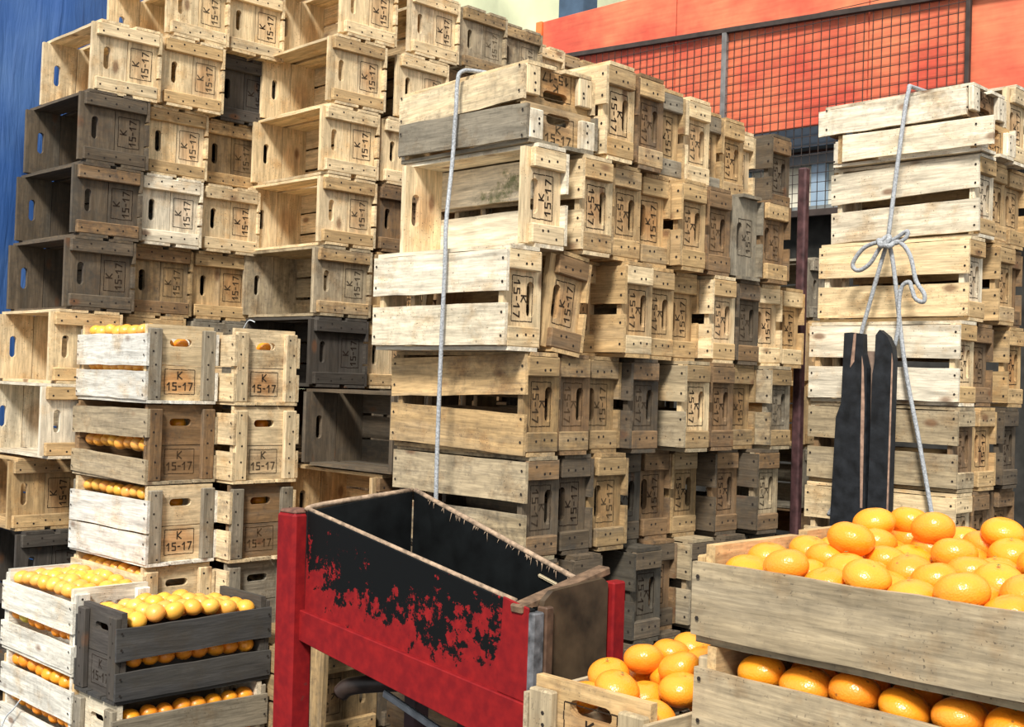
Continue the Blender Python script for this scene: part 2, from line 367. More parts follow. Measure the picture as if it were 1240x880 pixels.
# ------------------------------------------------------------------ crates
DIGITS = {'K': [((0,0),(0,1)), ((.05,.45),(.6,1)), ((.05,.45),(.62,0))],
 '1': [((.35,0),(.35,1)), ((.35,1),(.02,.68))],
 '5': [((.62,1),(.08,1)), ((.08,1),(.08,.58)), ((.08,.58),(.6,.54)), ((.6,.54),(.62,.06)), ((.62,.02),(.05,.02))],
 '-': [((.12,.5),(.5,.5))], '7': [((.02,1),(.62,1)), ((.62,1),(.25,0))]}
def stamp_mesh(x, sgn, zc, fw, fh, kz, kh, tz, th, thick=.0048, dash=9):
    V, Fc = [], []
    def stroke(a, b, t):
        a, b = Vector(a), Vector(b); d = (b - a); l = d.length; d = d / l; n = Vector((-d.y, d.x)) * t / 2; a = a - d * t * .35; b = b + d * t * .35
        k = len(V)
        for q in (a + n, a - n, b - n, b + n): V.append((x, sgn * q.x, q.y))
        Fc.append((k, k+1, k+2, k+3) if sgn > 0 else (k+3, k+2, k+1, k))
    def text(s, cx, z0, h, wd, gap):
        tot = len(s) * wd + (len(s) - 1) * gap; u = cx - tot / 2
        for ch in s:
            for a, b in DIGITS[ch]:
                stroke((u + a[0] / .64 * wd, z0 + a[1] * h), (u + b[0] / .64 * wd, z0 + b[1] * h), thick)
            u += wd + gap
    text('K', 0, kz, kh, .017, 0); text('15-17', 0, tz, th, .0155, .0055)
    rnd = random.Random(int(fh * 1e4) + int(sgn))
    for (a, b) in (((-fw/2, zc-fh/2), (fw/2, zc-fh/2)), ((fw/2, zc-fh/2), (fw/2, zc+fh/2)), ((fw/2, zc+fh/2), (-fw/2, zc+fh/2)), ((-fw/2, zc+fh/2), (-fw/2, zc-fh/2))):
        a, b = Vector(a), Vector(b); n = max(3, int((b - a).length / .014))
        for i in range(n):
            p0, p1 = a.lerp(b, (i + .06) / n), a.lerp(b, (i + .9) / n)
            j = Vector((rnd.uniform(-.0008, .0008), rnd.uniform(-.0008, .0008)))
            stroke(p0 + j, p1 + j, .0026)
    return mesh_from('stamp', V, Fc, INK)

class Kit: pass
def make_kit(Ln, W, H, deep, cw=.048, inset=.03):
    k = Kit(); k.L, k.W, k.H, k.deep = Ln, W, H, deep
    tc, te, ts = .02, .018, .011
    k.parts = []         # (name, [mesh variants], class)
    yi = W / 2 - ts; zb = -H / 2 + ts
    for s in (1, -1):
        xo, xi = s * (Ln / 2 - tc), s * (Ln / 2 - tc - te)
        a, b = min(xo, xi), max(xo, xi)
        if deep:
            mid = -.004
            k.parts.append(('end_board', [holed_board('end_board', a, b, -yi, yi, mid + .0015, H/2, (0, H/2 - .062, .088, .027), WE)], 'end'))
            k.parts.append(('end_board', [holed_board('end_board', a, b, -yi, yi, zb, mid - .0015, None, WE)], 'end'))
            k.zc = -.062
            k.parts.append(('stamp', [stamp_mesh(s * (Ln/2 - tc + .0006), s, -.062, .118, .088, -.052, .026, -.092, .026)], 'stamp'))
        else:
            k.parts.append(('end_board', [holed_board('end_board', a, b, -yi, yi, zb, H/2, (0, min(.036, H/2 - .033), .098, .030), WE)], 'end'))
            k.zc = .0
            dz = 0 if H > .12 else -.012
            k.parts.append(('stamp', [stamp_mesh(s * (Ln/2 - tc + .0006), s, .004 + dz, .122, .078, .0 + dz, .019, -.028 + dz, .022, .0045)], 'stamp'))
        a, b = min(s * Ln/2, xo), max(s * Ln/2, xo)
        for t in (1, -1):
            y0, y1 = sorted((t * yi, t * (yi - cw)))
            k.parts.append(('cleat', [bevel_box('cleat', a, b, y0, y1, zb, H/2 - (.014 if deep else .02), WZ, .003)], 'cleat'))
    for t in (1, -1):
        y0, y1 = sorted((t * W / 2, t * yi))
        if deep == 2: rows = ((zb + .002, -.042), (-.002, H/2 - .042))
        elif deep: rows = ((zb + .002, -.026), (.0, H/2 - .026))
        else: rows = ((zb + .004, H/2 - inset),)
        for z0, z1 in rows:
            k.parts.append(('side_slat', [bevel_box('side_slat%d' % i, -Ln/2, Ln/2, y0, y1, z0, z1, WX, 0, .0020, 6) for i in range(3)], 'side'))
    ys = ((-.128, -.016), (.016, .128)) if not deep else ((-.136, -.05), (-.041, .043), (.052, .136))
    for y0, y1 in ys:
        y0, y1 = y0 * W / .284, y1 * W / .284
        k.parts.append(('bottom_slat', [bevel_box('bottom_slat%d' % i, -Ln/2, Ln/2, y0, y1, -H/2, -H/2 + ts, WX, 0, .0020, 6) for i in range(3)], 'bottom'))
    V, Fc = [], []
    rnd = random.Random(5)
    def disc(p, ax):
        b = len(V); r = .0042
        for i in range(6):
            a = i * math.pi / 3; u, v = r * math.cos(a), r * math.sin(a)
            V.append((p[0], p[1] + u, p[2] + v) if ax == 0 else (p[0] + u, p[1], p[2] + v) if ax == 1 else (p[0] + u, p[1] + v, p[2]))
        Fc.append(tuple(range(b, b + 6)))
    for s in (1, -1):
        for t in (1, -1):
            for i in range(3 if not deep else 5):
                z = (zb + H/2 - .02) / 2 + (i - (1 if not deep else 2)) * H * .19
                disc((s * (Ln/2 + .0006), t * (yi - cw * rnd.uniform(.3, .7)), z + rnd.uniform(-.008, .008)), 0)
            zs = ((-.11, -.06, .03, .08) if deep else (-.04, .03))
            for z in zs: disc((s * (Ln/2 - .014), t * (W/2 + .0037), z), 1)
        for y0, y1 in ys:
            for f in (.22, .78): disc((s * (Ln/2 - .013), (y0 + (y1 - y0) * f) * W / .284, -H/2 - .0018), 2)
    k.nails = mesh_from('nails', V, Fc, NAIL)
    return k
DEEP = make_kit(.56, .284, .280, True, .05)
GAPPY = make_kit(.56, .284, .280, 2, .05)
SHAL = make_kit(.56, .284, .156, False, .055)
TRAY = make_kit(.60, .284, .168, False, .05)
HALF = make_kit(.56, .284, .114, False, .055, .004)

TONE = {'pale': (.76, .58, .34), 'cream': (.77, .67, .50), 'tan': (.55, .365, .172), 'ochre': (.37, .245, .115), 'brown': (.25, .15, .072), 'grey': (.29, .245, .175),
        'dark': (.075, .062, .05), 'white': (.78, .73, .62), 'black': (.06, .056, .052), 'umber': (.13, .095, .06), 'drift': (.43, .335, .205), 'soot': (.085, .07, .05)}
GRIME = {'pale': .22, 'cream': .22, 'tan': .35, 'ochre': .55, 'brown': .55, 'grey': .7, 'dark': .7, 'white': .2, 'black': .8, 'umber': .75, 'drift': .6, 'soot': .8}
SCORCH = {'pale': .8, 'cream': .7, 'tan': .8, 'ochre': .6, 'brown': .3, 'grey': .25, 'dark': 0, 'white': .9, 'black': 0, 'umber': .2, 'drift': 0, 'soot': .1}
RX = lambda d: Matrix.Rotation(math.radians(d), 4, 'X')
POSE = {'o': RX(90), 'b': RX(-90), 'u': RX(0), 'd': RX(180), 'q': Matrix.Rotation(math.radians(90), 4, 'Z'), 'p': Matrix.Rotation(math.radians(-90), 4, 'Z')}
def jit(c, a=.1):
    f = 1 + random.uniform(-a, a); h = random.uniform(-.05, .05)
    return (c[0] * f, c[1] * f * (1 + h * .3), c[2] * f * (1 + h))
def crate(kit, near, pose, tone, label, group, cleat=None, slat=None, rz=0, ry=0, rx=0, skip=(), dslat=None, scorch=None, grime=None, name='crate', nostamp=False, mold=0):
    """near = (x of the end face, y of the near face, z of the base) of the outer box"""
    E, V = {'o': (kit.H, kit.W), 'b': (kit.H, kit.W), 'u': (kit.W, kit.H), 'd': (kit.W, kit.H), 'q': (kit.L, kit.H), 'p': (kit.L, kit.H)}[pose]
    X = kit.W if pose in 'qp' else kit.L
    loc = (near[0] - X / 2, near[1] + E / 2, near[2])
    r = thing(name, label, 'crate', loc, (math.radians(rx), math.radians(ry), math.radians(rz)), group)
    M = Matrix.Translation((0, 0, V / 2)) @ POSE[pose]
    base = jit(TONE[tone], .06); cl = TONE[cleat or tone]; sl = TONE[slat or tone]
    faint = random.uniform(0, .15) if tone in ('pale', 'tan', 'cream', 'white') else random.uniform(.1, .4)
    g0 = GRIME[tone] if grime is None else grime
    cnt = {}
    for nm, ms, cls in kit.parts:
        i = cnt.get(cls, 0); cnt[cls] = i + 1
        if cls in skip or (cls, i) in skip: continue
        if nm == 'stamp' and nostamp: continue
        m4 = M
        if dslat and (cls, i) in dslat: m4 = M @ dslat[(cls, i)]
        if cls == 'stamp': o = link(nm, random.choice(ms), board, Matrix.Identity(4))
        else: o = link(nm, random.choice(ms), r, m4)
        if cls == 'end': board = o
        if cls == 'stamp':
            ink = (.02, .012, .008)
            o['col'] = [a * (1 - faint) + b * .7 * faint for a, b in zip(ink, base)]
        else:
            c = {'end': base, 'cleat': cl, 'side': sl, 'bottom': sl}[cls]
            wprops(o, jit(c, .06 if cls == 'end' else .13), max(0, g0 + random.uniform(-.15, .2)))
            if mold and cls == 'bottom': o['mold'] = mold
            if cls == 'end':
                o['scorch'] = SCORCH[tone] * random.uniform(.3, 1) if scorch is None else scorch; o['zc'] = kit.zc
    if not skip:
        o = link('nails', kit.nails, r, M); o['kind'] = 'stuff'
    return r
ORD = ['first', 'second', 'third', 'fourth', 'fifth', 'sixth', 'seventh', 'eighth', 'ninth', 'tenth', 'eleventh']
WORD = {'pale': 'pale', 'cream': 'cream', 'tan': 'tan', 'ochre': 'tan', 'brown': 'brown', 'grey': 'weathered grey', 'dark': 'dark', 'white': 'whitewashed', 'black': 'blackened', 'umber': 'dark brown', 'drift': 'grey-tan', 'soot': 'sooty brown'}
J = lambda a: random.uniform(-a, a)

# --- central rope-tied stack of shallow crates; rows from the top: (x, y, pose, tone, cleat tone)
def zM(r): return 1.70 - .284 * (r - 2)
CENTRAL = {
 1: [(-2.25,2.593,'b','pale','tan'),(-2.268,2.753,'b','brown','tan'),(-2.322,2.913,'o','tan','grey'),(-2.324,3.073,'b','pale','pale'),(-2.40,3.233,'o','tan','grey'),(-2.406,3.393,'b','tan','tan'),(-2.482,3.553,'o','pale','pale'),(-2.417,3.713,'b','umber','brown')],
 2: [(-2.25,2.296,'o','pale','pale'),(-2.25,2.506,'b','pale','tan'),(-2.273,2.666,'b','tan','tan'),(-2.30,2.826,'o','tan','tan'),(-2.265,2.986,'b','tan','tan'),(-2.28,3.146,'b','brown','brown'),(-2.276,3.306,'o','grey','grey'),(-2.269,3.466,'o','brown','tan')],
 3: [(-2.25,2.218,'b','pale','pale'),(-2.262,2.386,'o','tan','brown'),(-2.362,2.578,'o','tan','tan'),(-2.25,2.706,'b','tan','pale'),(-2.291,2.866,'b','tan','tan'),(-2.329,3.026,'o','tan','tan'),(-2.279,3.186,'b','pale','tan'),(-2.293,3.346,'b','umber','brown'),(-2.314,3.506,'o','pale','pale'),(-2.327,3.666,'o','tan','pale')],
 4: [(-2.25,2.302,'b','ochre','ochre'),(-2.274,2.462,'b','brown','ochre'),(-2.311,2.622,'o','ochre','ochre'),(-2.275,2.782,'b','umber','brown'),(-2.25,3.014,'b','pale','ochre'),(-2.268,3.174,'b','brown','brown'),(-2.306,3.334,'o','ochre','ochre'),(-2.252,3.494,'b','grey','ochre')],
 5: [(-2.25,2.315,'b','umber','brown'),(-2.283,2.475,'o','umber','umber'),(-2.282,2.635,'o','ochre','ochre'),(-2.345,2.795,'b','soot','umber'),(-2.368,2.955,'o','brown','brown'),(-2.364,3.115,'b','ochre','ochre'),(-2.313,3.275,'b','brown','brown'),(-2.253,3.435,'b','drift','brown')],
 6: [(-2.25,2.324,'b','umber','brown'),(-2.25,2.509,'b','umber','umber'),(-2.25,2.79,'b','soot','umber'),(-2.334,2.954,'o','brown','umber'),(-2.288,3.114,'b','drift','umber'),(-2.28,3.28,'b','umber','umber'),(-2.29,3.45,'o','soot','umber')],
 7: [(-2.25,2.32,'b','brown','brown'),(-2.26,2.52,'b','brown','brown'),(-2.25,2.75,'o','umber','umber'),(-2.29,2.95,'b','umber','umber'),(-2.3,3.15,'o','umber','umber'),(-2.28,3.4,'b','brown','brown')],
 8: [(-2.22,2.31,'b','tan','tan'),(-2.26,2.53,'o','brown','brown'),(-2.25,2.76,'b','grey','grey'),(-2.29,2.98,'b','umber','grey'),(-2.3,3.18,'o','grey','grey'),(-2.28,3.42,'b','brown','brown')]}
SL = {(4, 0): 'tan', (5, 0): 'drift', (4, 4): 'drift', (4, 7): 'drift', (5, 7): 'umber', (5, 6): 'umber', (2, 0): 'cream', (3, 0): 'cream'}
for r, row in CENTRAL.items():
    for i, (x, y, pose, tone, cl) in enumerate(row):
        n = i + (1 if r == 1 else 0)
        kw = {}
        if (r, i) == (2, 6): kw['skip'] = ('cleat',)
        if (r, i) == (3, 1): kw.update(rx=-7.0)
        if (r, i) == (2, 0): kw['mold'] = 1.0
        if (r, i) == (4, 0):
            kw['dslat'] = {('bottom', 0): Matrix.Rotation(math.radians(1.6), 4, 'Y') @ RX(0) if False else Matrix.Rotation(math.radians(-2.0), 4, 'Z'), ('bottom', 1): Matrix.Translation((0, .004, 0)) @ Matrix.Rotation(math.radians(1.4), 4, 'Z')}
        if (r, i) == (3, 8): kw.update(rx=1.5)
        crate(SHAL, (x, y, zM(r) + .001), pose, tone, '%s crate, %s from the front, %s row down, in the central rope-tied stack' % (WORD[tone], ORD[n], ORD[r - 1]),
              'crates of the central rope-tied stack', cl, SL.get((r, i)), rz=J(.8) + (1.2 if r == 1 else 0), name='crate', **kw)
# two shallow trays on top of the front of the central stack
crate(HALF, (-2.262, 2.30, zM(1) + .002), 'u', 'tan', 'grey-sided shallow crate right way up, marked 15-17, atop the central rope-tied stack', 'crates of the central rope-tied stack',
      'cream', 'grey', rz=-1.5, dslat={('side', 1): Matrix.Rotation(math.radians(1.2), 4, 'Y')})
crate(HALF, (-2.295, 2.325, zM(1) + .118), 'd', 'tan', 'upside-down shallow crate topmost on the central rope-tied stack, tan board facing out', 'crates of the central rope-tied stack',
      'pale', 'pale', rz=-2.5, ry=-1.2, grime=.5)

# --- deep crates on their sides beside the blue tarp
def zL(r): return 1.56 + .285 * (4 - r)
TARP = {
 0: [(-4.42,2.395,'pale','pale'),(-4.434,2.681,'pale','pale')],
 1: [(-4.42,2.101,'pale','pale'),(-4.42,2.387,'pale','tan'),(-4.49,2.673,'dark','dark')],
 2: [(-4.42,2.052,'umber','umber'),(-4.457,2.338,'pale','tan'),(-4.508,2.624,'ochre','tan')],
 3: [(-4.42,2.03,'umber','brown'),(-4.442,2.316,'cream','cream'),(-4.458,2.602,'pale','pale')],
 4: [(-4.42,2.009,'umber','umber'),(-4.475,2.295,'ochre','brown'),(-4.481,2.581,'tan','tan')],
 5: [(-4.42,1.968,'pale','tan'),(-4.47,2.27,'tan','tan'),(-4.47,2.57,'grey','grey')],
 6: [(-4.42,1.941,'cream','tan'),(-4.47,2.26,'tan','tan'),(-4.47,2.57,'grey','grey')],
 7: [(-4.66,1.93,'tan','tan'),(-4.5,2.24,'tan','tan'),(-4.5,2.55,'grey','grey')],
 8: [(-4.62,1.95,'dark','dark'),(-4.5,2.26,'umber','umber'),(-4.5,2.57,'dark','dark')],
 9: [(-4.6,1.93,'dark','dark'),(-4.5,2.25,'umber','umber'),(-4.5,2.57,'dark','dark')]}
for r, row in TARP.items():
    for i, (x, y, tone, cl) in enumerate(row):
        kw = {}
        if r == 1: kw['ry'] = 1.6 if i == 0 else .8
        z = zL(r) - (.012 if r >= 7 else 0)
        if r == 1: z += .002
        if (r, i) == (1, 1): kw['skip'] = ()
        crate(DEEP, (x, y, z), 'o', tone, '%s crate, %s from the front, %s row down, in the stack by the tarp' % (WORD[tone], ORD[i], ORD[r]),
              'crates beside the blue tarp', cl, rz=J(1.0) - (2 if r in (1,) else 0), **kw)

# --- the stack of open crates next to it
def zC(r): return 1.868 + .2885 * (4 - r)
OPEN = {1: [(-3.95,2.922,'pale','pale')], 2: [(-3.95,2.876,'pale','tan')], 3: [(-3.95,2.847,'pale','pale')], 4: [(-3.95,2.839,'pale','tan')],
        5: [(-3.95,2.827,'drift','tan')], 6: [(-3.95,2.819,'dark','dark')], 7: [(-3.165,2.614,'umber','umber')], 8: [(-3.93,2.84,'brown','tan')], 9: [(-3.95,2.85,'umber','umber')], 10: [(-3.95,2.85,'umber','umber')]}
for r, row in OPEN.items():
    for x, y, tone, cl in row:
        crate(DEEP, (x, y, zC(r)), 'o', tone, '%s open-sided crate, %s down in the stack of open crates' % (WORD[tone], ORD[r - 1]),
              'stack of open crates', cl, rz=J(1) - (1.5 if r in (2, 3) else 0))
crate(DEEP, (-3.28, 2.63, zC(8) - .003), 'o', 'tan', 'tan crate just under the dark brown open crate over the cart, behind the red cart', 'crates behind the red cart', 'brown')
crate(DEEP, (-3.22, 2.62, zC(9) - .006), 'b', 'brown', 'brown crate second below the dark brown open crate over the cart, behind the red cart', 'crates behind the red cart', 'brown')
crate(DEEP, (-3.20, 2.62, zC(10) - .009), 'o', 'umber', 'dark crate lowest below the dark brown open crate over the cart, behind the red cart', 'crates behind the red cart', 'umber')
crate(DEEP, (-3.2, 2.335, .131), 'b', 'ochre', 'tan stamped crate standing low on its side in the gap under the red cart', 'crates behind the red cart', 'tan')
crate(DEEP, (-3.95, 3.16, zC(7)), 'o', 'umber', 'dark brown crate hidden deep behind the stack of open crates', 'crates behind the open crates')
BACK = {1: [(-3.95,3.274,'pale','pale','second'),(-3.95,3.572,'drift','ochre','third'),(-3.997,3.858,'drift','ochre','fourth'),(-4.113,4.144,'pale','pale','fifth'),(-4.144,4.43,'tan','tan','sixth')],
        2: [(-3.95,3.222,'pale','pale','second')], 3: [(-3.95,3.149,'pale','pale','second')], 4: [(-3.95,3.135,'brown','brown','second')], 5: [(-3.959,3.113,'tan','tan','second')], 6: [(-3.967,3.105,'pale','tan','second')]}
for r, row in BACK.items():
    for x, y, tone, cl, o_ in row:
        crate(DEEP, (x, y, zC(r)), 'o', tone, '%s crate, %s from the front, %s row down, behind the open crates' % (WORD[tone], o_, ORD[r - 1]),
              'crates behind the open crates', cl, rz=J(1))

# --- stack with the bow-tied rope and black planks
def zR(r): return 1.30 + .2875 * (4 - r)
BOW = {1: [(-1.75,4.215,'o','pale','pale')],
       2: [(-1.75,3.958,'b','cream','tan'),(-1.779,4.118,'b','tan','tan'),(-1.788,4.278,'o','tan','tan')],
       3: [(-1.75,3.885,'b','cream','tan'),(-1.75,4.134,'b','tan','tan'),(-1.8,4.30,'o','brown','brown')],
       4: [(-1.75,3.833,'b','pale','tan'),(-1.771,3.993,'o','brown','brown'),(-1.75,4.228,'b','tan','tan')],
       5: [(-1.75,3.837,'b','brown','drift'),(-1.754,3.997,'o','tan','tan'),(-1.75,4.196,'b','umber','umber')],
       6: [(-1.75,3.829,'b','pale','pale'),(-1.76,3.99,'b','brown','brown'),(-1.77,4.2,'o','brown','brown')],
       7: [(-1.75,3.84,'b','grey','grey'),(-1.76,4.0,'b','brown','brown'),(-1.77,4.2,'o','brown','brown')],
       8: [(-1.75,3.84,'b','grey','grey'),(-1.76,4.0,'b','brown','brown'),(-1.77,4.2,'o','brown','brown')]}
RS = {(1, 0): 'cream', (2, 0): 'cream', (3, 0): 'pale', (4, 0): 'cream', (5, 0): 'drift', (6, 0): 'pale'}
for r, row in BOW.items():
    for i, (x, y, pose, tone, cl) in enumerate(row):
        kw = {}
        if (r, i) == (2, 0): kw['dslat'] = {('bottom', 0): Matrix.Rotation(math.radians(-1.8), 4, 'Z'), ('bottom', 1): Matrix.Rotation(math.radians(-1.2), 4, 'Z')}
        crate(SHAL, (x, y, zR(r) + .001), pose, tone, '%s crate, %s from the front, %s row down, in the bow-tied stack' % (WORD[tone], ORD[i], ORD[r - 1]),
              'crates of the bow-tied stack', cl, RS.get((r, i)), rz=J(.8), **kw)

crate(HALF, (-1.735, 3.925, zR(1) + .001), 'u', 'tan', 'shallow crate with a broken projecting slat, second from the top under the rope bow', 'crates of the bow-tied stack', 'cream', 'cream', rz=-.6,
      dslat={('side', 1): Matrix.Translation((.045, -.001, .0))})
crate(HALF, (-1.77, 3.925, zR(1) + .118), 'd', 'brown', 'upside-down shallow crate topmost on the bow-tied stack, pale slat facing out', 'crates of the bow-tied stack', 'cream', 'cream', rz=.4, ry=-1.0,
      dslat={('side', 0): Matrix.Translation((-.02, .001, 0))})
# --- crates in the gap between the two tied stacks, far back
for i, tn in enumerate(('grey', 'tan', 'tan', 'tan')):
    crate(DEEP, (-2.86, 4.75, .02 + .286 * i + .2 * 0 + .78), 'o', tn if i < 3 else 'grey', '%s open crate, %s up in the dark gap between the two rope-tied stacks' % (WORD[tn], ORD[i]), 'crates in the dark gap')  if i else \
    crate(DEEP, (-2.86, 4.75, .80), 'o', tn, 'grey open crate lowest in the dark gap between the two rope-tied stacks', 'crates in the dark gap')

# --- upright crates of oranges
ORG = 'crates packed with oranges'
OX, OY = -3.86, 2.06
def zO(r): return .65 + .285 * (3 - r)
tr = lambda x, y, z: Matrix.Translation((x, y, z))
ry = lambda d: Matrix.Rotation(math.radians(d), 4, 'Y')
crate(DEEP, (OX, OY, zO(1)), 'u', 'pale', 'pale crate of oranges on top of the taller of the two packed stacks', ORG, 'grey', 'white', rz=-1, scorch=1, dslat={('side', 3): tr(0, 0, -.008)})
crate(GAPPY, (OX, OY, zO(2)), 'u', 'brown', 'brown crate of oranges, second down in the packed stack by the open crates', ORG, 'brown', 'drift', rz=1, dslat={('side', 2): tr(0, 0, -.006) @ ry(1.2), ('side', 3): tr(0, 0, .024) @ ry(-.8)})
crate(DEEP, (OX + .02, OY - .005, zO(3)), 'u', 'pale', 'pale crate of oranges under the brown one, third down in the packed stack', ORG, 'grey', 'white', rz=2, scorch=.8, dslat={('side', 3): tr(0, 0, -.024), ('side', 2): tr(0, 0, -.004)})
crate(DEEP, (OX + .02, OY, zO(4)), 'u', 'pale', 'pale crate of oranges mostly hidden, under the third crate of the packed stack', ORG)
crate(DEEP, (OX + .02, OY, zO(5)), 'u', 'tan', 'tan crate at the hidden foot of the packed stack', ORG)
for i, (tn, cl, lb) in enumerate((('pale', 'pale', 'pale crate with orange-lit hand hole and dark burnt stamp, topmost beside the packed stack'),
                     ('pale', 'pale', 'pale stamped crate, second down in the narrow stack beside the packed one'),
                     ('brown', 'grey', 'brown stamped crate, third down in the narrow stack beside the packed one'),
                     ('grey', 'grey', 'grey crate, fourth down beside the packed stack, just behind the dark crate'),
                     ('grey', 'grey', 'grey crate at the hidden foot of the narrow stack beside the packed one'))):
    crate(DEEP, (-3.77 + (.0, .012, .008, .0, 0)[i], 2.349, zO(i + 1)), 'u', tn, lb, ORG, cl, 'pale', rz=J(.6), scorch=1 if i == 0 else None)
crate(GAPPY, (-3.735, 1.762, .335), 'u', 'white', 'whitewashed crate heaped with yellow oranges, behind the dark crate', ORG, 'white', 'white', rz=0, scorch=0)
crate(GAPPY, (-3.72, 1.760, .05), 'u', 'white', 'whitewashed crate of oranges under another whitewashed one, next to the floor', ORG, 'tan', 'white', rz=0, scorch=0)
crate(GAPPY, (-3.445, 1.770, .302), 'p', 'dark', 'dark weathered crate heaped with oranges, resting on a grey crate', ORG, 'dark', 'black', rz=0, ry=.0, scorch=0,
      dslat={('side', 1): ry(1.0)})
crate(GAPPY, (-3.445, 1.765, .017), 'p', 'cream', 'pale grey crate of oranges on the floor beneath the dark crate', ORG, 'grey', 'grey', rz=0, scorch=0)
TZ1 = .900
crate(TRAY, (-1.218 + .60, 1.667, TZ1), 'u', 'tan', 'wide tray of big oranges nearest the viewer, topmost of its stack', 'trays of big oranges', 'tan', 'drift', grime=.35, scorch=0)
crate(TRAY, (-1.210 + .60, 1.667, TZ1 - .170), 'u', 'tan', 'wide tray of big oranges directly under the nearest one', 'trays of big oranges', 'drift', 'drift', scorch=0, dslat={('side', 1): tr(0, 0, -.012) @ ry(1.0)})
crate(TRAY, (-1.218 + .60, 1.957, TZ1 + .006), 'u', 'tan', 'second wide tray of big oranges, behind the nearest and below the black planks', 'trays of big oranges', 'drift', 'tan', scorch=0)
crate(TRAY, (-1.218 + .60, 1.957, TZ1 - .166), 'u', 'tan', 'tray hidden under the second wide tray of big oranges', 'trays of big oranges', 'drift', 'drift', scorch=0)
crate(SHAL, (-1.222, 1.563, .650), 'p', 'tan', 'narrow crate of big oranges between the red cart and the wide trays', 'trays of big oranges', 'drift', 'drift')

# --- support under things whose feet lie below the frame
slatm = [bevel_box('deck_board', -.5, .5, -.05, .05, 0, .02, WX, .003)]
def pallet(x0, x1, y0, y1, h, label):
    t = thing('pallet', label, 'pallet', ((x0 + x1) / 2, (y0 + y1) / 2, 0))
    cx, cy = (x1 - x0) / 2, (y1 - y0) / 2
    n = max(2, int((y1 - y0) / .14))
    for i in range(n):
        y = -cy + .05 + (2 * cy - .1) * i / (n - 1)
        wprops(link('deck_board', bevel_box("deck", -cx, cx, y - .05, y + .05, max(.0005, h - .02), h, WX, .003), t), TONE['umber'], .6)
    for x in (-cx + .05, 0, cx - .05): wprops(link("bearer", bevel_box("bearer", x - .04, x + .04, -cy, cy, 0, max(.001, h - .02), WY, .003), t), TONE['umber'], .6)
pallet(-5.2, -4.45, 1.9, 2.9, zL(9) - .013, 'low dark pallet under the crates beside the blue tarp')
pallet(-5.12, -3.93, 2.92, 4.62, zC(10) - .001, 'long low dark pallet under the open crates and those behind')
pallet(-3.8, -3.18, 2.6, 2.91, zC(10) - .011, 'low dark pallet behind the red cart')
pallet(-3.76, -3.2, 2.33, 2.59, .130, 'low dark pallet in the gap under the red cart')
t = thing('plank', 'weathered brown board standing upright beside the crate under the red cart', 'plank', (-3.11, 2.27, 0), (math.radians(-1), 0, 0))
wprops(link('board', bevel_box('board', -.035, .035, 0, .022, 0, .66, WZ, .002), t), TONE['ochre'], .7)
pallet(-4.43, -3.76, 2.06, 2.64, zO(5) - .001, 'low dark pallet under the packed orange crates')
pallet(-2.36, -1.7, 3.8, 4.5, zR(8) - .001, 'low dark pallet under the bow-tied stack')
pallet(-3.725, -3.45, 1.775, 2.32, .016, 'thin dark skid under the pale grey floor crate')
pallet(-4.3, -3.735, 1.765, 2.03, .049, 'thin dark skid under the whitewashed crates')
def stall(x0, x1, y0, y1, z, label):
    t = thing('stall_table', label, 'table', ((x0+x1)/2, (y0+y1)/2, 0)); cx, cy = (x1-x0)/2, (y1-y0)/2
    wprops(link('table_top', bevel_box('top', -cx, cx, -cy, cy, z - .03, z, WX, .003), t), TONE['umber'], .6)
    for a in (-1, 1):
        for b in (-1, 1): wprops(link('leg', bevel_box('leg', a*(cx-.05)-.025, a*(cx-.05)+.025, b*(cy-.05)-.025, b*(cy-.05)+.025, 0, z - .03, WZ, .003), t), TONE['umber'], .6)
stall(-1.25, -.5, 1.66, 2.26, TZ1 - .171, 'low rough table under the wide orange trays')
stall(-1.52, -1.265, 1.57, 2.12, .649, 'small rough table under the narrow crate of big oranges')

# --- crates buried inside the stacks, never seen singly
def filler(name, label, spots):
    V, Fc = [], []
    for x, y, z, E in spots:
        for s in (0, 1):
            xa = x - .02 - s * .54
            box_vf(xa - .02, xa + .0, y + .01, y + E - .005, z + .012, z + .27, V, Fc)
            box_vf(xa, xa + .02, y + .02, y + E - .01, z + .012, z + .062, V, Fc); box_vf(xa, xa + .02, y + .02, y + E - .01, z + .222, z + .272, V, Fc)
        for zz in (z, z + .273): box_vf(x - .56, x, y + .03, y + E - .01, zz, zz + .010, V, Fc)
        for z0 in (z + .012, z + .15): box_vf(x - .56, x, y + E - .011, y + E - .001, z0, z0 + .115, V, Fc)
    o = link(name, mesh_from(name, V, Fc, WX)); o['kind'] = 'stuff'; o['label'] = label; o['category'] = 'crates'
    wprops(o, TONE['brown'], .5)
filler('inner_crates', 'brown crates packed deep inside the central rope-tied stack', [(-2.88, 2.98 + .2 * k, zM(r), .18) for r in range(2, 9) for k in range(4)])
filler('inner_crates', 'brown crates holding up the row behind the open crates', [(-4.0 - .03 * k, 3.44 + .287 * k, zC(r), .28) for r in range(2, 11) for k in range(4)] + [(-4.0, 3.14, zC(r), .28) for r in range(8, 11)])
filler('inner_crates', 'brown crates packed between the tarp stack and the open crates', [(-4.55, 2.96 + .287 * k, zC(r), .28) for r in range(0, 11) for k in range(2)])
filler('inner_crates', 'brown crates at the foot of the pile in the dark gap', [(-2.86, 4.75, .80 - .286 * (k + 1), .28) for k in range(2)])
V, Fc = boxes([(-3.42, -2.86, 4.75, 5.03, 0, .226)])
wprops(link('plinth', mesh_from('plinth', V, Fc, WX), label='dark timber plinth under the pile in the dark gap', category='plinth'), TONE['umber'], .6)

